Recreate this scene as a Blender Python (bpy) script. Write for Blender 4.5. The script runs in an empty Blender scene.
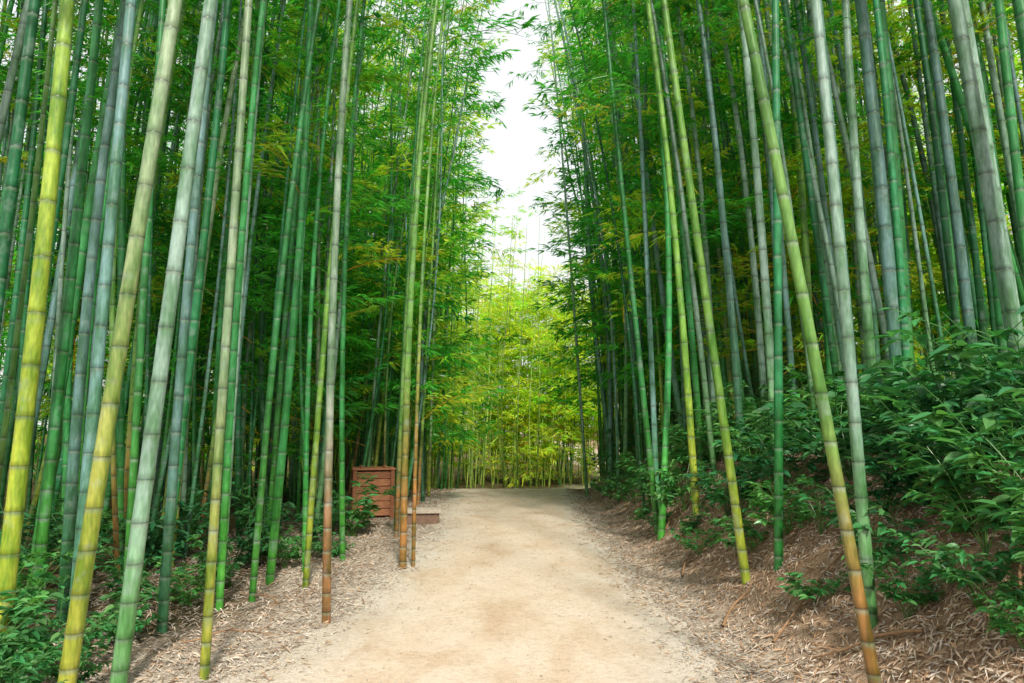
import bpy, bmesh, math, numpy as np
from mathutils import Vector, Euler
rng = np.random.default_rng(11)
scene = bpy.context.scene
scene.view_settings.view_transform = 'Standard'
scene.view_settings.look = 'None'
scene.view_settings.exposure = 0

# ------------------------------------------------------------ terrain
YS = [-20, 4.5, 7.2, 11, 16, 22, 80]
def curve(y):
    y = np.asarray(y, float)
    return 0.010*np.clip(y-18, 0, 30)**2
def xl(y):
    return np.interp(y, YS, [-1.8,-1.72,-1.35,-1.25,-1.6,-1.8,-1.9]) + curve(y)
def xr(y):
    return np.interp(y, YS, [1.5,1.38,1.25,1.25,1.45,1.75,1.9]) + curve(y)
def sst(a, b, v):
    t = np.clip((v-a)/(b-a), 0, 1)
    return t*t*(3-2*t)
def bumps(x, y):
    return (0.05*np.sin(1.7*x+0.6*y+1)*np.sin(1.3*y-0.4*x) + 0.03*np.sin(4.1*x+2)*np.sin(3.7*y+x)
            + 0.018*np.sin(9.3*x+1.4*y)*np.sin(8.1*y-2*x+1) + 0.010*np.sin(19*x+3*y)*np.sin(17*y-5*x))
def H(x, y):
    x = np.asarray(x, float); y = np.asarray(y, float)
    s = 1.3
    base = -0.10*s*np.log1p(np.exp(np.clip((y-20.5)/s, -30, 30)))
    base = np.maximum(base, -1.6)
    dr = x - xr(y); dl = xl(y) - x
    bank = 1.22*sst(0.2, 1.95, dr) + 0.07*np.clip(dr-1.8, 0, 60)
    left = -0.05*sst(0.3, 1.2, dl) + 0.02*np.clip(dl-2, 0, 60)
    m = sst(0.25, 1.0, np.maximum(dr, dl))
    mb = 1 + 0.9*sst(0.4, 1.5, dr)
    return base + bank + left + bumps(x, y)*m*mb

def new_mesh(name, V, F, C=None, smooth=True, mat=None):
    me = bpy.data.meshes.new(name)
    V = np.asarray(V, np.float32)
    if not isinstance(F, list): F = [F]
    F = [np.asarray(f, np.int32) for f in F if len(f)]
    me.vertices.add(len(V)); me.vertices.foreach_set('co', V.ravel())
    tot = sum(f.size for f in F); npoly = sum(len(f) for f in F)
    me.loops.add(tot); me.loops.foreach_set('vertex_index', np.concatenate([f.ravel() for f in F]))
    me.polygons.add(npoly)
    ls = np.concatenate([np.full(len(f), f.shape[1]) for f in F])
    st = np.concatenate([[0], np.cumsum(ls)[:-1]]).astype(np.int32)
    me.polygons.foreach_set('loop_start', st)
    me.update(calc_edges=True)
    if C is not None:
        a = me.color_attributes.new('Col', 'FLOAT_COLOR', 'POINT')
        C4 = np.ones((len(V), 4), np.float32); C4[:, :3] = C
        a.data.foreach_set('color', C4.ravel())
    me.polygons.foreach_set('use_smooth', np.full(len(me.polygons), bool(smooth)))
    if mat: me.materials.append(mat)
    return me
def add_obj(name, me, parent=None, loc=(0,0,0), rot=(0,0,0), scale=(1,1,1)):
    o = bpy.data.objects.new(name, me)
    scene.collection.objects.link(o)
    o.location = loc; o.rotation_euler = rot; o.scale = scale
    if parent: o.parent = parent
    return o

# ------------------------------------------------------------ materials
def mk(name):
    m = bpy.data.materials.new(name); m.use_nodes = True
    nt = m.node_tree; nt.nodes.clear()
    out = nt.nodes.new('ShaderNodeOutputMaterial')
    return m, nt, out
def N(nt, t, **kw):
    n = nt.nodes.new(t)
    for k, v in kw.items(): setattr(n, k, v)
    return n
def noise(nt, scale, detail=4, rough=0.6, coord=None, dist=0):
    n = N(nt, 'ShaderNodeTexNoise')
    n.inputs['Scale'].default_value = scale; n.inputs['Detail'].default_value = detail
    n.inputs['Roughness'].default_value = rough; n.inputs['Distortion'].default_value = dist
    if coord is not None: nt.links.new(coord, n.inputs['Vector'])
    return n
def ramp(nt, fac, stops):
    r = N(nt, 'ShaderNodeValToRGB')
    e = r.color_ramp.elements
    e[0].position = stops[0][0]; e[0].color = (*stops[0][1], 1)
    e[1].position = stops[-1][0]; e[1].color = (*stops[-1][1], 1)
    for p, c in stops[1:-1]:
        k = e.new(p); k.color = (*c, 1)
    nt.links.new(fac, r.inputs[0]); return r.outputs[0]
def mix(nt, a, b, fac, mode='MIX'):
    m = N(nt, 'ShaderNodeMix', data_type='RGBA', blend_type=mode)
    for s, v in ((m.inputs[0], fac), (m.inputs[6], a), (m.inputs[7], b)):
        if hasattr(v, 'is_output') : nt.links.new(v, s)
        elif isinstance(v, (int, float)): s.default_value = v
        else: s.default_value = (*v, 1)
    return m.outputs[2]

def mat_culm():
    m, nt, out = mk('bamboo_culm')
    g = N(nt, 'ShaderNodeNewGeometry')
    mp = N(nt, 'ShaderNodeMapping'); nt.links.new(g.outputs['Position'], mp.inputs[0])
    mp.inputs['Scale'].default_value = (1, 1, 0.22)
    at = N(nt, 'ShaderNodeAttribute', attribute_name='Col')
    n1 = noise(nt, 9, 3, 0.65, mp.outputs[0])
    f1 = ramp(nt, n1.outputs[0], [(0.38, (0.42,0.62,0.38)), (0.62, (1.18,1.15,1.18))])
    c = mix(nt, at.outputs[0], f1, 1.0, 'MULTIPLY')
    n2 = noise(nt, 60, 2, 0.6, mp.outputs[0])
    f2 = ramp(nt, n2.outputs[0], [(0.3, (0.75,0.75,0.75)), (0.7, (1.15,1.15,1.15))])
    c = mix(nt, c, f2, 1.0, 'MULTIPLY')
    n3 = noise(nt, 5, 3, 0.7, g.outputs['Position'])
    f3 = ramp(nt, n3.outputs[0], [(0.56, (0,0,0)), (0.72, (0.35,0.35,0.35))])
    c = mix(nt, c, (0.30,0.37,0.36), f3)
    b = N(nt, 'ShaderNodeBsdfPrincipled')
    nt.links.new(c, b.inputs['Base Color'])
    b.inputs['Roughness'].default_value = 0.4
    b.inputs['Specular IOR Level'].default_value = 0.42
    nt.links.new(b.outputs[0], out.inputs[0]); return m
def mat_leaf(name, trans_gain, tfac=0.5):
    """vertex colour carries each leaf's own green"""
    m, nt, out = mk(name)
    at = N(nt, 'ShaderNodeAttribute', attribute_name='Col')
    t = mix(nt, at.outputs[0], trans_gain, 1.0, 'MULTIPLY')
    df = N(nt, 'ShaderNodeBsdfDiffuse'); nt.links.new(at.outputs[0], df.inputs[0])
    gl = N(nt, 'ShaderNodeBsdfGlossy'); gl.inputs[0].default_value=(.8,.9,.8,1); gl.inputs['Roughness'].default_value=.35
    mg = N(nt, 'ShaderNodeMixShader'); mg.inputs[0].default_value = 0.05
    nt.links.new(df.outputs[0], mg.inputs[1]); nt.links.new(gl.outputs[0], mg.inputs[2])
    tr = N(nt, 'ShaderNodeBsdfTranslucent'); nt.links.new(t, tr.inputs[0])
    mx = N(nt, 'ShaderNodeMixShader'); mx.inputs[0].default_value = tfac
    nt.links.new(mg.outputs[0], mx.inputs[1]); nt.links.new(tr.outputs[0], mx.inputs[2])
    nt.links.new(mx.outputs[0], out.inputs[0]); return m
def mat_shrub():
    m, nt, out = mk('shrub_leaf')
    oi = N(nt, 'ShaderNodeObjectInfo'); at = N(nt, 'ShaderNodeAttribute', attribute_name='Col')
    c = mix(nt, (0.03,0.16,0.065), (0.09,0.32,0.08), oi.outputs['Random'])
    c = mix(nt, c, at.outputs[0], 1.0, 'MULTIPLY')
    t = mix(nt, c, (1.6,1.8,.8), 1.0, 'MULTIPLY')
    b = N(nt, 'ShaderNodeBsdfPrincipled'); nt.links.new(c, b.inputs['Base Color'])
    b.inputs['Roughness'].default_value = .34; b.inputs['Specular IOR Level'].default_value = 0.45
    tr = N(nt, 'ShaderNodeBsdfTranslucent'); nt.links.new(t, tr.inputs[0])
    mx = N(nt, 'ShaderNodeMixShader'); mx.inputs[0].default_value = .28
    nt.links.new(b.outputs[0], mx.inputs[1]); nt.links.new(tr.outputs[0], mx.inputs[2])
    nt.links.new(mx.outputs[0], out.inputs[0]); return m
def mat_ground():
    m, nt, out = mk('leaf_litter_soil')
    g = N(nt, 'ShaderNodeNewGeometry')
    at = N(nt, 'ShaderNodeAttribute', attribute_name='Col')
    n1 = noise(nt, 3, 5, 0.7, g.outputs['Position'])
    n2 = noise(nt, 38, 4, 0.75, g.outputs['Position'], 1.0)
    f1 = ramp(nt, n1.outputs[0], [(0.3, (0.65,0.62,0.6)), (0.7, (1.25,1.2,1.15))])
    f2 = ramp(nt, n2.outputs[0], [(0.33, (0.45,0.4,0.37)), (0.5, (0.95,0.95,0.95)), (0.68, (1.35,1.35,1.35))])
    c = mix(nt, at.outputs[0], f1, 1, 'MULTIPLY'); c = mix(nt, c, f2, 1, 'MULTIPLY')
    b = N(nt, 'ShaderNodeBsdfDiffuse'); nt.links.new(c, b.inputs[0])
    bp = N(nt, 'ShaderNodeBump'); bp.inputs['Strength'].default_value = 0.8; bp.inputs['Distance'].default_value = 0.03
    nt.links.new(n2.outputs[0], bp.inputs['Height']); nt.links.new(bp.outputs[0], b.inputs['Normal'])
    nt.links.new(b.outputs[0], out.inputs[0]); return m
def mat_path():
    m, nt, out = mk('packed_sand')
    g = N(nt, 'ShaderNodeNewGeometry')
    at = N(nt, 'ShaderNodeAttribute', attribute_name='Col')
    mp = N(nt, 'ShaderNodeMapping'); nt.links.new(g.outputs['Position'], mp.inputs[0])
    mp.inputs['Scale'].default_value = (1, 0.55, 1)
    n1 = noise(nt, 1.6, 6, 0.65, mp.outputs[0], 0.4)
    n2 = noise(nt, 22, 5, 0.75, g.outputs['Position'])
    n3 = noise(nt, 170, 3, 0.7, g.outputs['Position'])
    f1 = ramp(nt, n1.outputs[0], [(0.3, (0.82,0.74,0.64)), (0.52, (1.0,0.99,0.97)), (0.72, (1.06,1.09,1.14))])
    f2 = ramp(nt, n2.outputs[0], [(0.28, (0.76,0.73,0.70)), (0.5, (1,1,1)), (0.72, (1.08,1.08,1.08))])
    f3 = ramp(nt, n3.outputs[0], [(0.3, (0.66,0.64,0.62)), (0.5, (1,1,1)), (0.7, (1.15,1.15,1.15))])
    c = mix(nt, at.outputs[0], f1, 1, 'MULTIPLY'); c = mix(nt, c, f2, 1, 'MULTIPLY'); c = mix(nt, c, f3, 1, 'MULTIPLY')
    b = N(nt, 'ShaderNodeBsdfDiffuse'); nt.links.new(c, b.inputs[0])
    bp = N(nt, 'ShaderNodeBump'); bp.inputs['Strength'].default_value = 0.7; bp.inputs['Distance'].default_value = 0.018
    nt.links.new(n2.outputs[0], bp.inputs['Height'])
    bp2 = N(nt, 'ShaderNodeBump'); bp2.inputs['Strength'].default_value = 0.5; bp2.inputs['Distance'].default_value = 0.004
    nt.links.new(n3.outputs[0], bp2.inputs['Height']); nt.links.new(bp.outputs[0], bp2.inputs['Normal'])
    nt.links.new(bp2.outputs[0], b.inputs['Normal'])
    nt.links.new(b.outputs[0], out.inputs[0]); return m
def mat_vcol(name, rough=0.8, nscale=30, lo=0.7, hi=1.2, stretch=None, spec=0.2):
    m, nt, out = mk(name)
    at = N(nt, 'ShaderNodeAttribute', attribute_name='Col')
    g = N(nt, 'ShaderNodeNewGeometry'); co = g.outputs['Position']
    if stretch:
        mp = N(nt, 'ShaderNodeMapping'); nt.links.new(co, mp.inputs[0]); mp.inputs['Scale'].default_value = stretch; co = mp.outputs[0]
    n = noise(nt, nscale, 3, 0.6, co)
    f = ramp(nt, n.outputs[0], [(0.3, (lo,)*3), (0.7, (hi,)*3)])
    c = mix(nt, at.outputs[0], f, 1, 'MULTIPLY')
    b = N(nt, 'ShaderNodeBsdfPrincipled'); nt.links.new(c, b.inputs['Base Color'])
    b.inputs['Roughness'].default_value = rough; b.inputs['Specular IOR Level'].default_value = spec
    bp = N(nt, 'ShaderNodeBump'); bp.inputs['Strength'].default_value = 0.3; bp.inputs['Distance'].default_value = 0.005
    nt.links.new(n.outputs[0], bp.inputs['Height']); nt.links.new(bp.outputs[0], b.inputs['Normal'])
    nt.links.new(b.outputs[0], out.inputs[0]); return m

M_culm = mat_culm()
M_leaf = mat_leaf('bamboo_leaf', (1.7,1.7,1.0), 0.45)
M_shrub = mat_shrub()
M_ground = mat_ground(); M_path = mat_path()
M_dry = mat_vcol('dry_leaf', 0.8, 40)
M_stone = mat_vcol('stone', 0.9, 25)
M_wood = mat_vcol('stained_wood', 0.6, 12, 0.6, 1.25, (1, 1, 9))
M_bark = mat_vcol('dead_wood', 0.9, 30)
G_dark=np.array([0.035,0.29,0.045]); G_mid=np.array([0.10,0.47,0.05]); Ylit_dark=np.array([0.20,0.52,0.04]); Ylit_light=np.array([0.50,0.68,0.07])  # yellow pair has sunlight painted into the leaf colour

# ------------------------------------------------------------ ground sheet
def axis(fine_lo, fine_hi, step, far_lo, far_hi):
    a = list(np.arange(fine_lo, fine_hi+1e-6, step))
    s = step; v = fine_hi
    while v < far_hi: s *= 1.18; v += s; a.append(v)
    s = step; v = fine_lo
    while v > far_lo: s *= 1.18; v -= s; a.insert(0, v)
    return np.array(a)
gx = axis(-6, 6, 0.10, -600, 600); gy = axis(2.5, 26, 0.11, -300, 900)
X, Y = np.meshgrid(gx, gy)
Z = H(X, Y)
V = np.stack([X, Y, Z], -1).reshape(-1, 3)
nx, ny = len(gx), len(gy)
I = np.arange(nx*ny).reshape(ny, nx)
F = np.stack([I[:-1,:-1], I[:-1,1:], I[1:,1:], I[1:,:-1]], -1).reshape(-1, 4)
dl = (xl(V[:,1]) - V[:,0]); dr = V[:,0] - xr(V[:,1])
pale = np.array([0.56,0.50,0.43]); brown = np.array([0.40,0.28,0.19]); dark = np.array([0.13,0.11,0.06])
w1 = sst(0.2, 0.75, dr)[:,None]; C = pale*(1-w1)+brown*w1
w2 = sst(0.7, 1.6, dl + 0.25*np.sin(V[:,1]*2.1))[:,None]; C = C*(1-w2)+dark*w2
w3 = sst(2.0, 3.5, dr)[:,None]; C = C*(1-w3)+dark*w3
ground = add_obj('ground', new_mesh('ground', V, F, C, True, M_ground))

# path ribbon
py = np.concatenate([np.arange(-10, 2, 0.5), np.arange(2, 26, 0.1), np.arange(26, 48, 0.4)])
nc = 26
t = np.linspace(0, 1, nc)
L = xl(py) + 0.07*np.sin(py*2.3)+0.05*np.sin(py*5.9+1)+rng.normal(0,0.022,len(py))
R = xr(py) + 0.06*np.sin(py*1.9+2)+0.05*np.sin(py*6.3)+rng.normal(0,0.022,len(py))
PX = L[:,None]*(1-t)+R[:,None]*t; PY = np.repeat(py[:,None], nc, 1)
edge = np.minimum(t, 1-t)*2
rut = -0.012*np.exp(-((t-0.3)/0.08)**2) - 0.010*np.exp(-((t-0.68)/0.07)**2)
PZ = H(PX, PY) + 0.005 + 0.022*sst(0,0.25,edge)[None,:] + rut[None,:]*(1+0.5*np.sin(PY*0.9)) + 0.004*np.sin(PX*5+PY*2.2)*sst(0,0.2,edge)[None,:]
V = np.stack([PX, PY, PZ], -1).reshape(-1, 3)
I = np.arange(len(py)*nc).reshape(len(py), nc)
F = np.stack([I[:-1,:-1], I[:-1,1:], I[1:,1:], I[1:,:-1]], -1).reshape(-1, 4)
e = np.repeat(edge[None], len(py), 0).reshape(-1, 1)
warm = np.array([0.66,0.545,0.44]); pl = np.array([0.58,0.52,0.45])
w = sst(0.02, 0.6, e)
add_obj('path', new_mesh('path', V, F, pl*(1-w)+warm*w, True, M_path))

# ------------------------------------------------------------ bamboo culms
PAL = {
 'grey': ((0.14,0.32,0.12), (0.24,0.36,0.30)),
 'blue': ((0.07,0.24,0.11), (0.15,0.29,0.28)),
 'green': ((0.07,0.31,0.04), (0.045,0.29,0.08)),
 'dark': ((0.025,0.17,0.035), (0.02,0.18,0.065)),
 'yellow': ((0.34,0.40,0.04), (0.19,0.39,0.06)),
 'ygrey': ((0.37,0.39,0.05), (0.30,0.41,0.25)),
 'orange': ((0.36,0.17,0.05), (0.16,0.34,0.07)),
 'ogrey': ((0.38,0.17,0.07), (0.29,0.39,0.30)),
 'farlit': ((0.42,0.52,0.08), (0.36,0.52,0.10)),  # sunlit brightness of the far clearing painted into the culms
}
def culm(x, y, h, r0, lx, ly, bx, by, pal, sides=10, full=True, split=1.6, bow=None):
    z0 = float(H(x, y)) - 0.05
    zs = [0.0]
    while zs[-1] < h:
        k = zs[-1]/h
        L = (0.10+r0*3.0)*(0.55+0.75*min(1, zs[-1]/1.8)) * (1-0.45*max(0,k-0.5)) + 0.03
        zs.append(zs[-1]+L*rng.uniform(0.93,1.07))
    zs = np.array(zs)
    c0, c1 = [np.array(c) for c in PAL[pal]]
    br = rng.uniform(0.65, 1.2)
    if bow is None: bow = rng.normal(0,.16)
    rings=[]; rad=[]; col=[]
    def base(z):
        w = sst(split*0.4, split*1.9, z)
        return (c0*(1-w)+c1*w)*br
    for i, z in enumerate(zs):
        k = min(z/h, 1); r = r0*(1-0.85*k**1.3)+0.003
        b = base(z)*rng.uniform(.9,1.08)
        wh = b*0.6+np.array([0.36,0.45,0.36])*0.4
        if full:
            rings += [z-0.030, z-0.008, z, z+0.006, z+0.014, z+0.05]; rad += [r, r*1.0, r*1.09, r*0.99, r*1.05, r*0.985]
            col += [b, wh, wh*0.55, b*0.3, b*0.75, b]
        else:
            rings += [z-0.035, z, z+0.03]; rad += [r, r*1.08, r]
            col += [b*0.75+wh*0.25, b*0.58, b]
    rings = np.array(rings); rad = np.array(rad); col = np.array(col)
    def cxy(z):
        k=np.clip(z/h,0,1); s=bow*np.sin(np.pi*np.minimum(k*1.5,1.0))
        return x+lx*z+bx*k**2.5+s, y+ly*z+by*k**2.5+.5*s
    cx, cy = cxy(rings)
    a = np.linspace(0, 2*np.pi, sides, endpoint=False) + rng.uniform(0, 6)
    P = np.stack([cx[:,None]+rad[:,None]*np.cos(a), cy[:,None]+rad[:,None]*np.sin(a), np.repeat((z0+rings)[:,None], sides, 1)], -1)
    n = len(rings)
    I = np.arange(n*sides).reshape(n, sides); J = np.roll(I, -1, 1)
    F = np.stack([I[:-1], J[:-1], J[1:], I[1:]], -1).reshape(-1, 4)
    Cc = np.repeat(col[:,None,:], sides, 1).reshape(-1, 3)
    def centre(z):
        a_, b_ = cxy(z); return np.array([a_, b_, z0+z])
    return P.reshape(-1,3), F, Cc, centre

# ------------------------------------------------------------ leaf sprays
def tube(p, r, sides=3):
    p = np.asarray(p, float); n = len(p)
    r = np.broadcast_to(r, (n,))
    d = np.gradient(p, axis=0); d /= np.linalg.norm(d, axis=1)[:,None]+1e-9
    up = np.where(np.abs(d[:,2:3])>0.9, np.array([[1.0,0,0]]), np.array([[0,0,1.0]]))
    u = np.cross(d, up); u /= np.linalg.norm(u, axis=1)[:,None]; v = np.cross(d, u)
    a = np.linspace(0, 2*np.pi, sides, endpoint=False)
    P = p[:,None]+r[:,None,None]*(np.cos(a)[None,:,None]*u[:,None]+np.sin(a)[None,:,None]*v[:,None])
    I = np.arange(n*sides).reshape(n, sides); J = np.roll(I, -1, 1)
    return P.reshape(-1,3), np.stack([I[:-1],J[:-1],J[1:],I[1:]],-1).reshape(-1,4)
class Acc:
    def __init__(s): s.V=[]; s.F3=[]; s.F4=[]; s.C=[]; s.n=0
    def add(s, V, F, C):
        V=np.asarray(V); F=np.asarray(F)
        (s.F3 if F.shape[1]==3 else s.F4).append(F+s.n)
        s.V.append(V); s.C.append(np.broadcast_to(C, V.shape)); s.n+=len(V)
    def arrays(s):
        F3=np.concatenate(s.F3) if s.F3 else np.zeros((0,3),int)
        F4=np.concatenate(s.F4) if s.F4 else np.zeros((0,4),int)
        return np.concatenate(s.V), F3, F4, np.concatenate(s.C)
    def mesh(s, name, mat, smooth=False, cmul=None):
        V,F3,F4,C=s.arrays()
        if cmul is not None: C=C*cmul
        return new_mesh(name, V, [F3,F4], C, smooth, mat)
def blades(pos, d, nrm, L, W, col, keel=0.15):
    n=len(pos)
    s=np.cross(d,nrm); s/=np.linalg.norm(s,axis=1)[:,None]+1e-9
    nn=np.cross(s,d)
    L=L[:,None]; W=W[:,None]
    b=pos; m1=pos+d*L*0.3+s*W*0.5+nn*W*keel; m2=pos+d*L*0.3-s*W*0.5+nn*W*keel
    tip=pos+d*L - np.array([0,0,1.0])*L*0.12
    V=np.stack([b,m1,tip,m2],1).reshape(-1,3)
    i=np.arange(n)*4
    F=np.concatenate([np.stack([i,i+1,i+2],-1),np.stack([i,i+2,i+3],-1)])
    return V,F,np.repeat(col,4,0)
def unit(v): return v/(np.linalg.norm(v,axis=-1,keepdims=True)+1e-9)
def spray_into(acc, r, origin, az, pitch, size, nt=13, lpt=9, lsc=1.0, twigs=True):
    R = Euler((0,-pitch,az)).to_matrix(); R=np.array(R)
    t=np.linspace(0,1,6 if twigs else 4)
    main=np.stack([t, 0.05*np.sin(t*3+r.uniform(0,6)), 0.12*t-0.30*t**2.5],-1)
    P,F=tube(main@R.T*size+origin, 0.006*(1-0.7*t)*size); acc.add(P,F,np.array([2.,0.8,1.2]))
    ps=[];ds=[]
    for i in range(nt):
        tt=0.18+0.8*(i+r.uniform(0,0.8))/nt
        b=np.array([np.interp(tt,t,main[:,k]) for k in range(3)])
        sa=r.choice([-1,1])*r.uniform(0.4,1.2); el=r.uniform(-0.5,0.6)
        dd=np.array([math.cos(sa)*math.cos(el), math.sin(sa)*math.cos(el), math.sin(el)])
        ln=r.uniform(0.15,0.38)
        if twigs:
            tw=np.stack([b, b+dd*ln+[0,0,-0.05*ln/0.3]])
            P,F=tube(tw@R.T*size+origin, 0.0025*size); acc.add(P,F,np.array([1.5,0.8,1.]))
        for j in range(lpt):
            q=r.uniform(0.25,1); pp=b+dd*ln*q
            a2=r.uniform(-1.1,1.1); ca,sn=math.cos(a2),math.sin(a2)
            d2=np.array([dd[0]*ca-dd[1]*sn, dd[0]*sn+dd[1]*ca, dd[2]*0.4-r.uniform(0.05,0.75)])
            ps.append(pp); ds.append(d2)
    ps=np.array(ps)@R.T*size+origin; ds=unit(np.array(ds)@R.T)
    n=len(ps)
    nr=unit(r.normal(0,0.45,(n,3))+[0,0,1])
    L=r.uniform(0.10,0.165,n)*size*lsc; W=r.uniform(0.019,0.029,n)*size*lsc
    br=r.uniform(0.65,1.35,n)[:,None]; col=np.array([1,1,1])*br; col[:,0]*=r.uniform(0.7,1.5,n)
    acc.add(*blades(ps,ds,nr,L,W,col))
TEMPL={0:[],1:[]}
for i in range(6):
    a=Acc(); spray_into(a, np.random.default_rng(50+i), np.zeros(3), 0, 0, 1.0, 12, 8); TEMPL[0].append(a.arrays())
    a=Acc(); spray_into(a, np.random.default_rng(70+i), np.zeros(3), 0, 0, 1.0, 11, 5, 1.32, False); TEMPL[1].append(a.arrays())
def merge_sprays(name, pts, c0, c1):
    acc=Acc()
    for (x,y,z,p,a,s) in pts:
        lod = 0 if y<14 else 1
        V,F3,F4,C = TEMPL[lod][rng.integers(0,6)]
        R=np.array(Euler((0,p,a)).to_matrix())
        base=acc.n
        acc.V.append(((V*s)@R.T+[x,y,z]).astype(np.float32)); acc.F3.append(F3+base); acc.F4.append(F4+base)
        w=np.clip(.5+.35*math.sin(x*.9+z*.7)*math.sin(y*.8-z*.5)+rng.normal(0,.25)+(.35 if y>40 else 0),0,1)  # far wall pushed lighter: its sunlit glow is put into the colour
        b=rng.uniform(.75,1.25)
        acc.C.append(np.clip(C*(c0*(1-w)+c1*w)*b,0,.8).astype(np.float32)); acc.n+=len(V)
    add_obj(name, acc.mesh(name, M_leaf))
crown_meshes=[]
for i in range(4):
    acc=Acc(); r=np.random.default_rng(90+i)
    for j in range(13):
        z=r.uniform(0,8.5); az=r.uniform(0,6.28)
        spray_into(acc, r, np.array([0,0,z]), az, r.uniform(0.1,0.7), r.uniform(0.8,1.35)*(1.1-0.04*z), 8, 7)
    crown_meshes.append(acc.mesh('crown', M_leaf, False, G_dark*.4+G_mid*.6))

def own_tree(x,y,h,r0,lx,ly,bx,by,pal,split=1.6,crown_z=5.0,bow=None):
    V,F,C,cen=culm(x,y,h,r0,lx,ly,bx,by,pal,14,True,split,bow)
    o0=cen(0); V=V-o0
    tree=bpy.data.objects.new('bamboo_tree', None); scene.collection.objects.link(tree)
    tree.location=o0; tree.empty_display_size=0.2
    add_obj('culm', new_mesh('culm', V, F, C, True, M_culm), tree)
    p=cen(crown_z); q=cen(crown_z+4.0); d=Vector(q-p).normalized()
    e=d.to_track_quat('Z','Y').to_euler()
    c=add_obj('crown', crown_meshes[rng.integers(0,4)], tree, tuple(p-o0), e)
    return tree

KEY=[ # x, y, r, lean_x, curve at top, palette, split height
(-3.47,5.2,.058,-.006,.2,'yellow',3.5),(-2.55,4.4,.046,.068,.3,'ygrey',2.0),(-2.42,4.75,.048,.05,.2,'grey',.8),
(-3.2,5.6,.045,-.010,.3,'blue',.6),(-2.62,5.2,.024,-.010,.3,'green',1.5),(-1.93,4.85,.028,-.014,.5,'ygrey',1.2),
(-2.78,6.1,.038,.0,.4,'blue',1.),(-2.6,6.8,.032,.012,.3,'green',1.),(-2.45,7.2,.030,.05,.3,'green',1.5),
(-1.5,6.2,.032,-.004,.5,'ogrey',1.1),(-1.22,8.5,.038,.018,.5,'orange',1.4),(-1.12,8.62,.020,.026,.5,'orange',1.8),
(-2.14,7.9,.030,.038,.3,'yellow',1.2),(-2.05,9.2,.032,.0,.4,'green',1.),(-1.68,11.,.030,.01,.4,'orange',1.),
(-1.80,11.7,.028,.012,.4,'green',1.),(-3.9,5.4,.045,.03,.3,'dark',1.),(-3.75,6.4,.045,.03,.3,'blue',1.),(-3.3,7.2,.042,.012,.2,'dark',1.),
(-4.3,6.9,.05,.02,.3,'green',1.),(-3.05,8.0,.042,.02,.2,'grey',1.),
(1.88,3.95,.030,-.148,-.1,'orange',.9),(2.25,4.8,.036,-.035,-.2,'grey',.9),(2.0,6.5,.036,-.065,-.4,'yellow',.9),
(2.17,6.2,.034,.05,-.3,'dark',1.),(2.2,9.0,.042,-.055,-.4,'yellow',1.2),(4.55,6.5,.068,-.085,-.2,'grey',1.),
(4.95,7.1,.068,-.07,-.2,'grey',1.),(3.95,7.5,.070,-.02,-.2,'blue',1.),(4.3,8.0,.055,-.0,-.3,'green',1.),
(3.25,7.0,.045,-.035,-.3,'blue',1.),(1.75,17.5,.035,-.055,-.2,'grey',1.),(2.9,8.2,.045,-.03,-.3,'grey',1.),(2.6,10.2,.042,-.05,-.3,'green',1.),
(5.3,8.4,.06,-.04,-.2,'blue',1.),(-1.95,17.6,.035,.02,.2,'ygrey',1.),(-1.95,15.6,.032,.03,.2,'orange',1.),
]
for (x,y,r,lx,bx,pal,sp) in KEY:
    own_tree(x,y,rng.uniform(13,15.5),r,lx,rng.uniform(-.012,.012),bx+rng.uniform(-.3,.3)+(.6 if x<0 else -.6)*(y<12),rng.uniform(-.5,.5),pal,sp,rng.uniform(4.6,5.6),rng.normal(0,.05))

# random grove
kx=np.array([k[0] for k in KEY]); ky=np.array([k[1] for k in KEY])
names=['grey','blue','green','dark','yellow','ygrey','orange']
probL=[.12,.18,.31,.25,.06,.03,.05]; probR=[.24,.28,.22,.16,.05,.02,.03]
gL=Acc(); gR=Acc(); fa=[]; fb=[]
def foliage(cen,h,y,x,side,far,sparse=False):
    n = 16
    zlo = 3.0 if y>10 else 4.8
    if sparse: n=4; zlo=7
    for i in range(n):
        if not sparse and y>11 and rng.random()<0.2: z=rng.uniform(1.2,5)
        else: z=zlo+(h-zlo)*rng.random()**0.9
        p=cen(z); az=rng.uniform(0,2*np.pi); sc=rng.uniform(0.9,1.5)*(1.25-0.45*z/h)*(1+max(0,y-15)*0.016)
        if p[2]>1.55+.615*y+1.8 and rng.random()<.7: continue
        if abs(x)>12 and rng.random()<.4: continue
        tip=p[0]+math.cos(az)*sc-0.35*float(curve(y))-.3
        gap=0.10+0.006*max(0,y-10)+.12*math.sin(z*1.3+y)
        if y<26 and tip*side<gap: continue
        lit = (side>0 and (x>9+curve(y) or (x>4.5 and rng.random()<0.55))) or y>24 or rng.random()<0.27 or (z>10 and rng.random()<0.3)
        (fb if lit else fa).append((*p,-rng.uniform(0.0,0.75),az,sc))
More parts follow.
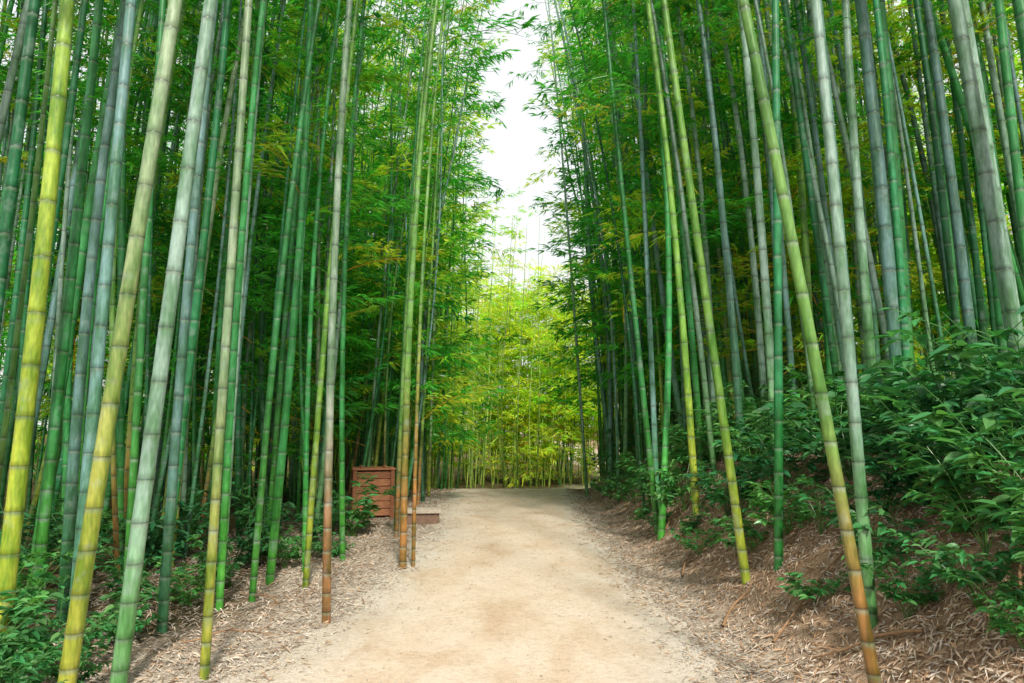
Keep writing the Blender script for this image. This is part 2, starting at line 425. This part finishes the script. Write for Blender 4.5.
for side,acc in ((-1,gL),(1,gR)):
    for band,(d0,d1,sp) in enumerate(((0.5 if side<0 else 0.9,7.5,.64),(7.5,19,1.7))):
        for yy in np.arange(5.0,46,sp):
            for dd in np.arange(d0,d1,sp):
                y=yy+rng.uniform(-.5,.5)*sp; d=dd+rng.uniform(-.5,.5)*sp
                x=(xl(y)-d) if side<0 else (xr(y)+d); x=float(x)
                if abs(x)>0.78*y+2.2: continue
                if y<8.0 and d<2.4: continue
                if side<0 and 12.0<y<14.9 and x>-3.2: continue
                if 8<y<13.6 and -.225<x/y<-.155: continue
                if y<7 and rng.random()<0.35: continue
                clearing = 26<y<42 and -3.5<x<9
                if clearing and (rng.random()<.86 or abs(x-float(curve(y)))<2.1): continue
                if np.min((kx-x)**2+(ky-y)**2)<0.08: continue
                if d<1.2 and rng.random()<0.25: continue
                if rng.random()<.06: continue
                far=math.hypot(x,y)
                pal=rng.choice(names,p=probL if side<0 else probR)
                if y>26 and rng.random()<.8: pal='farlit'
                r0=rng.uniform(.018,.050)*(1.15 if side>0 else 1)
                h=rng.uniform(12,15.5)*(.85 if y>40 else 1)
                lx=rng.normal(.022 if side<0 else -.042,.028); ly=rng.normal(0,.02)
                if y>22: lx*=.5
                if d>2.5 and rng.random()<0.06: lx+=rng.choice([-1,1])*.1
                bx=rng.uniform(.2,1.3)*(-side)*(.6 if y>20 else 1); by=rng.uniform(-.8,.8)
                if y<9.5 and d<6:
                    own_tree(x,y,h,r0,lx,ly,bx,by,pal,rng.uniform(.6,1.8),rng.uniform(4.2,5.2)); continue
                full = far<12
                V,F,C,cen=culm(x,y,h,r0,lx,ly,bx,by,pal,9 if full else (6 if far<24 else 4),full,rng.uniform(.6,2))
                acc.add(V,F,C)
                foliage(cen,h,y,x,side,far,clearing)
add_obj('bamboo_grove', gL.mesh('bamboo_grove', M_culm, True))
add_obj('bamboo_grove', gR.mesh('bamboo_grove', M_culm, True))
def mass(lst,n,xr_,yr_,zr_,s):
    x=rng.uniform(*xr_,n); y=rng.uniform(*yr_,n); z=H(x,y)+zr_[0]+(zr_[1]-zr_[0])*rng.random(n)
    for i in range(n): lst.append((x[i],y[i],z[i],-rng.uniform(-.2,.7),rng.uniform(0,6.28),rng.uniform(*s)))
mass(fa,900,(-22,-16),(6,46),(0.3,13),(2.2,3.2))
mass(fb,800,(16,22),(6,40),(0.3,11),(2.2,3.2))
mass(fb,1100,(-14,16),(43,49),(0.3,11),(1.8,2.8))
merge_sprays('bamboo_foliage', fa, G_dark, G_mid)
merge_sprays('bamboo_foliage', fb, Ylit_dark, Ylit_light)  # sunlit copy of the foliage, light baked in as yellow-green

# ------------------------------------------------------------ shrubs
def broad_leaf(acc, pos, d, nr, L, W, col):
    n=len(pos); s=unit(np.cross(d,nr)); nn=np.cross(s,d)
    prof=[(0,0,0),(.18,.36,.02),(.42,.5,.03),(.7,.34,.0),(1,0,-.14)]
    left=[];right=[];mid=[]
    for (a,w,z) in prof:
        c=pos+d*(L*a)[:,None]-np.array([0,0,1.])*(L*0.18*a*a)[:,None]
        mid.append(c); 
        if w>0:
            left.append(c+s*(W*w)[:,None]+nn*(W*.16)[:,None]); right.append(c-s*(W*w)[:,None]+nn*(W*.16)[:,None])
    V=np.stack(mid+left+right,1).reshape(-1,3)
    i=np.arange(n)*11
    q=[];tr=[]
    for o in (5,8):
        tr.append(np.stack([i,i+1,i+o],-1)); 
        q.append(np.stack([i+1,i+2,i+o+1,i+o],-1)); q.append(np.stack([i+2,i+3,i+o+2,i+o+1],-1))
        tr.append(np.stack([i+3,i+4,i+o+2],-1))
    C=np.repeat(col,11,0)
    base=acc.n
    acc.F3.append(np.concatenate(tr)+base); acc.F4.append(np.concatenate(q)+base)
    acc.V.append(V); acc.C.append(C); acc.n+=len(V)
shrub_meshes=[]
for k in range(5):
    acc=Acc(); r=np.random.default_rng(200+k)
    for s in range(12):
        az=r.uniform(0,6.28); out=r.uniform(.2,.65); hh=r.uniform(.35,1.05)
        t=np.linspace(0,1,7)
        st=np.stack([np.cos(az)*out*t**1.3, np.sin(az)*out*t**1.3, hh*t-.12*t**3],-1)
        P,F=tube(st,.006*(1-.6*t),4); acc.add(P,F,np.array([1.4,.9,.6]))
        ps=[];ds=[]
        for b in range(5):
            tt=r.uniform(.3,1); p0=np.array([np.interp(tt,t,st[:,j]) for j in range(3)])
            a2=az+r.uniform(-1.5,1.5); dd=np.array([math.cos(a2),math.sin(a2),r.uniform(.1,.7)]); ln=r.uniform(.12,.3)
            P,F=tube(np.stack([p0,p0+dd*ln*.5,p0+dd*ln]),.003,3); acc.add(P,F,np.array([1.3,1,.6]))
            for j in range(6):
                q=r.uniform(.3,1.05); a3=a2+r.uniform(-1.6,1.6)
                ps.append(p0+dd*ln*q); ds.append([math.cos(a3),math.sin(a3),r.uniform(-.35,.4)])
        ps=np.array(ps);ds=unit(np.array(ds)); n=len(ps)
        nr=unit(r.normal(0,.3,(n,3))+[0,0,1]); L=r.uniform(.09,.19,n)
        br=r.uniform(.6,1.4,n)[:,None]*np.array([[1,1,1]]); br[:,0]*=r.uniform(.7,1.8,n)
        broad_leaf(acc,ps,ds,nr,L,L*r.uniform(.36,.5,n),br)
    shrub_meshes.append(acc.mesh('shrub', M_shrub))
def shrub(x,y,s):
    add_obj('shrub', shrub_meshes[rng.integers(0,5)], None, (x,y,float(H(x,y))-.03),(rng.uniform(-.1,.1),rng.uniform(-.1,.1),rng.uniform(0,6.28)),(s,s,s*rng.uniform(.85,1.15)))
for (x,y,s) in [(3.0,4.5,.95),(3.5,4.9,1.1),(3.3,5.6,1.15),(3.9,5.6,1.2),(2.75,5.6,.8),(2.9,6.4,1.),(3.6,6.5,1.2),(4.4,6.3,1.25),(2.85,3.9,.8),(2.5,4.1,.55),(2.65,3.5,.6),(2.4,3.6,.35),(3.1,3.8,.9),(2.75,4.4,.8),(2.35,4.55,.45),(2.45,5.1,.6),(2.15,5.4,.4),
    (2.65,7.4,.9),(3.4,7.8,1.1),(2.35,8.2,.7),(2.75,9.1,1.),(3.5,9.2,1.1),(2.2,9.6,.7),(2.6,10.5,1.),(2.3,11.8,.9),(3.0,12,1.05),(2.4,13.4,1.),(2.2,15,.9),(2.7,16.5,1.),(2.3,18,.9),
    (4.6,7.6,1.2),(5.3,7.4,1.3),(2.2,6.9,.55),(2.0,8.9,.45),(2.9,5.1,.8),(2.45,6.0,.6),(2.3,7.6,.7),(3.1,7.1,1.),(3.9,8.7,1.2),(4.7,9.2,1.2),(2.1,10.9,.6),(2.05,12.6,.6),(1.95,7.9,.45),(2.0,14.2,.6),(2.0,16,.6),(1.95,10.1,.45),(2.4,6.6,.65),(1.9,11.6,.4),(2.7,8.4,.9),
    (-3.35,4.75,.65),(-3.1,5.2,.55),(-3.7,5.3,.7),(-2.9,4.4,.5),(-2.65,4.2,.3),(-2.75,4.95,.4),(-3.05,4.6,.5),(-3.9,6.,.8),(-3.3,6.6,.6),(-3.0,5.9,.45),(-4.6,6.8,.9),(-2.9,7.9,.6),(-3.0,7.1,.5),(-3.3,9.,.8),(-2.7,10.2,.7),(-3.6,11,.9),(-2.9,12.1,.7),(-4.2,9,.9),(-2.35,9.6,.5),(-5.2,8,1.),(-2.6,8.7,.5),(-2.4,11.5,.5),(-4.3,7.6,.8)]:
    shrub(x,y,s)
for i in range(40):
    y=rng.uniform(9,24); side=rng.choice([-1,1,1]); d=rng.uniform(1.1,5)
    x=float(xl(y)-d) if side<0 else float(xr(y)+d)
    if side<0 and 12.3<y<15.2 and x>-3.4: continue
    shrub(x,y,rng.uniform(.6,1.1))

# ------------------------------------------------------------ leaf litter
def litter(n, side, d_hi, y_hi):
    y=3.0+(y_hi-3.0)*rng.random(n)**1.7
    d=rng.uniform(0,1,n)**0.9*d_hi-0.35
    x=np.where(side<0, xl(y)-d, xr(y)+d)
    patch=.5+.5*np.sin(x*6+y*2.3)*np.sin(y*4.1)
    keep=(rng.random(n)<sst(-0.45,0.65,d)*(.6+.4*patch))
    return x[keep],y[keep],d[keep]
acc=Acc()
for side,n,dh in ((1,78000,3.9),(-1,52000,3.5)):
    x,y,dd=litter(n,side,dh,21); n=len(x); e=.05
    z=H(x,y); nr=unit(np.stack([-(H(x+e,y)-z)/e,-(H(x,y+e)-z)/e,np.ones(n)],-1)+rng.normal(0,.24,(n,3)))
    z=z+.024*sst(.12,-.12,-(-dd))*0 + np.where(dd<.08,.024*sst(0,1,(.08-dd)/.25),0)
    a=rng.uniform(0,6.28,n); d=np.stack([np.cos(a),np.sin(a),np.zeros(n)],-1)
    d=unit(d-nr*np.sum(d*nr,1)[:,None])
    f=(1+np.clip(y-6,0,20)*.05)
    L=rng.uniform(.035,.115,n)*f; W=rng.uniform(.008,.016,n)*f
    pal=np.array([[.58,.46,.35],[.54,.47,.40],[.48,.35,.24],[.30,.19,.12],[.64,.56,.47],[.48,.30,.17]])
    if side>0: col=pal[rng.choice(6,n,p=[.28,.16,.24,.12,.08,.12])]
    else: col=pal[rng.choice(6,n,p=[.25,.33,.14,.06,.18,.04])]
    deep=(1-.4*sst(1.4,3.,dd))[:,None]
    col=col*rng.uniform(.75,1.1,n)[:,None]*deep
    P=np.stack([x,y,z+rng.uniform(.004,.024,n)],-1)-d*(L*.5)[:,None]
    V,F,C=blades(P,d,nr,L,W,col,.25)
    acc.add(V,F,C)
n=420; y=rng.uniform(3,18,n); t=rng.random(n); t=np.where(rng.random(n)<.75, np.where(rng.random(n)<.5,t*.18,1-t*.18), t)
x=xl(y)*(1-t)+xr(y)*t; a=rng.uniform(0,6.28,n); d=np.stack([np.cos(a),np.sin(a),np.zeros(n)],-1)
nr=unit(rng.normal(0,.15,(n,3))+[0,0,1])
acc.add(*blades(np.stack([x,y,H(x,y)+.034],-1),d,nr,rng.uniform(.03,.09,n),rng.uniform(.006,.012,n),np.repeat([[.42,.31,.20]],n,0),.2))
add_obj('leaf_litter', acc.mesh('leaf_litter', M_dry))
# gravel along verges and scattered on the path
acc=Acc(); n=13000
y=3+15*rng.random(n)**1.6; s=rng.choice([-1,1],n); d=rng.normal(.04,.22,n)
inside=rng.random(n)<.16; d=np.where(inside,-rng.random(n)*1.3,d)
x=np.where(s<0,xl(y)-d,xr(y)+d); r=rng.uniform(.003,.009,n)*(1+np.clip(y-6,0,12)*.04)
oc=np.array([[1,0,0],[-1,0,0],[0,1,0],[0,-1,0],[0,0,.7],[0,0,-.7]],float)
of=np.array([[0,2,4],[2,1,4],[1,3,4],[3,0,4],[2,0,5],[1,2,5],[3,1,5],[0,3,5]])
V=(oc[None]*rng.uniform(.6,1.3,(n,6,1)))*r[:,None,None]+np.stack([x,y,H(x,y)+np.where(d<-.12,.026,.014)],-1)[:,None]
F=(of[None]+(np.arange(n)*6)[:,None,None]).reshape(-1,3)
C=np.repeat(rng.uniform(.3,.65,(n,1))*np.array([[1,.93,.84]]),6,0)
acc.add(V.reshape(-1,3),F,C); add_obj('gravel', acc.mesh('gravel', M_stone))

# fallen branches
def fallen(x,y,az,L,r):
    t=np.linspace(0,1,9); px=x+np.cos(az)*L*t; pyy=y+np.sin(az)*L*t+.05*np.sin(t*5)
    p=np.stack([px,pyy,H(px,pyy)+r+.02+.03*np.sin(t*3.1)],-1)
    a=Acc(); V,F=tube(p,r*(1-.6*t),7); a.add(V,F,np.array([.30,.18,.10]))
    for k in (3,5,6):
        b=p[k]; dd=np.array([math.cos(az+.7*(-1)**k),math.sin(az+.7*(-1)**k),.25])
        V,F=tube(np.stack([b,b+dd*.1,b+dd*.2*L]),r*.4,5); a.add(V,F,np.array([.30,.18,.10]))
    add_obj('fallen_branch', a.mesh('fallen_branch', M_bark, True))
for f in [(1.62,5.9,.9,.55,.014),(1.8,5.3,.4,.8,.010),(2.3,4.3,2.2,.7,.012),(1.7,7.6,1.2,.7,.012),(-2.4,5.6,.3,.7,.008),(-2.1,6.9,2.4,.6,.008),(2.5,3.7,1.,.8,.012),(-2.2,4.3,1.1,.4,.006),(1.95,9.6,.8,.7,.012)]:
    fallen(*f)

# ------------------------------------------------------------ wooden storage box + stone bench
def box_part(name, parent, size, loc, col, mat, rot=(0,0,0), bev=.006):
    bm=bmesh.new(); bmesh.ops.create_cube(bm,size=1)
    bmesh.ops.scale(bm,vec=size,verts=bm.verts)
    bmesh.ops.bevel(bm,geom=list(bm.edges),offset=bev,segments=2,affect='EDGES')
    me=bpy.data.meshes.new(name); bm.to_mesh(me); bm.free()
    a=me.color_attributes.new('Col','FLOAT_COLOR','POINT')
    a.data.foreach_set('color', np.tile(np.array([*col,1],np.float32),len(me.vertices)))
    me.materials.append(mat)
    return add_obj(name,me,parent,loc,rot)
bx=bpy.data.objects.new('wooden_storage_box',None); scene.collection.objects.link(bx)
bx.location=(-2.52,13.6,float(H(-2.52,13.6))-.01); bx.rotation_euler=(0,0,math.radians(14))
W,D,Hh=.66,.55,.86
wc=(.38,.165,.085)
for i,(sx,sy) in enumerate(((-1,-1),(1,-1),(1,1),(-1,1))):
    box_part('post_%d'%(i+1),bx,(.07,.07,Hh),(sx*W/2,sy*D/2,Hh/2),(.30,.12,.06),M_wood)
npk=6
for i in range(npk):
    z=.06+(Hh-.08)*(i+.5)/npk; hh=(Hh-.08)/npk-.010
    cc=tuple(np.array(wc)*rng.uniform(.75,1.2))
    box_part('front_plank_%d'%(i+1),bx,(W-.075,.025,hh),(0,-D/2,z),cc,M_wood)
    box_part('back_plank_%d'%(i+1),bx,(W-.075,.025,hh),(0,D/2,z),cc,M_wood)
    box_part('left_plank_%d'%(i+1),bx,(.025,D-.075,hh),(-W/2,0,z),cc,M_wood)
    box_part('right_plank_%d'%(i+1),bx,(.025,D-.075,hh),(W/2,0,z),cc,M_wood)
for i in range(4):
    box_part('lid_plank_%d'%(i+1),bx,(W+.10,(D+.10)/4-.008,.035),(0,-(D+.10)/2+(D+.10)/4*(i+.5),Hh+.02),tuple(np.array(wc)*rng.uniform(.85,1.2)),M_wood)
box_part('lid_batten_left',bx,(.05,D,.03),(-W/2+.12,0,Hh+.054),wc,M_wood)
box_part('lid_batten_right',bx,(.05,D,.03),(W/2-.12,0,Hh+.054),wc,M_wood)
box_part('inner_box',bx,(W-.05,D-.05,Hh-.06),(0,0,Hh/2),(.08,.03,.015),M_wood)
sb=bpy.data.objects.new('stone_bench',None); scene.collection.objects.link(sb)
sb.location=(-1.50,12.5,float(H(-1.50,12.5))); sb.rotation_euler=(0,0,.12)
box_part('seat_slab',sb,(.66,.36,.07),(0,0,.215),(.50,.43,.36),M_stone,bev=.015)
box_part('base_block',sb,(.58,.28,.22),(0,0,.07),(.22,.14,.10),M_stone,bev=.015)

# ------------------------------------------------------------ light
az=math.radians(168); el=math.radians(44)
d=Vector((math.sin(az)*math.cos(el),math.cos(az)*math.cos(el),math.sin(el)))
sl=bpy.data.lights.new('sun','SUN'); sl.energy=4.6; sl.angle=math.radians(5); sl.color=(1,.94,.83)
so=bpy.data.objects.new('sun',sl); scene.collection.objects.link(so); so.rotation_euler=d.to_track_quat('Z','Y').to_euler(); so.location=(0,0,30)
w=bpy.data.worlds.new('World'); scene.world=w; w.use_nodes=True
nt=w.node_tree; bg=nt.nodes['Background']
sk=nt.nodes.new('ShaderNodeTexSky'); sk.sky_type='NISHITA'; sk.sun_disc=False; sk.sun_elevation=el; sk.sun_rotation=az
sk.dust_density=5; sk.air_density=1.3; sk.ozone_density=1
hz=mix(nt, sk.outputs[0], (8.4,8.4,8.4), 0.78)
nt.links.new(hz,bg.inputs[0]); bg.inputs[1].default_value=.15

cam=bpy.data.cameras.new('camera'); co=bpy.data.objects.new('camera',cam); scene.collection.objects.link(co)
co.location=(0,0,1.55); co.rotation_euler=(math.radians(96.8),0,0); cam.lens=26; cam.sensor_width=36; cam.clip_end=3000
scene.camera=co
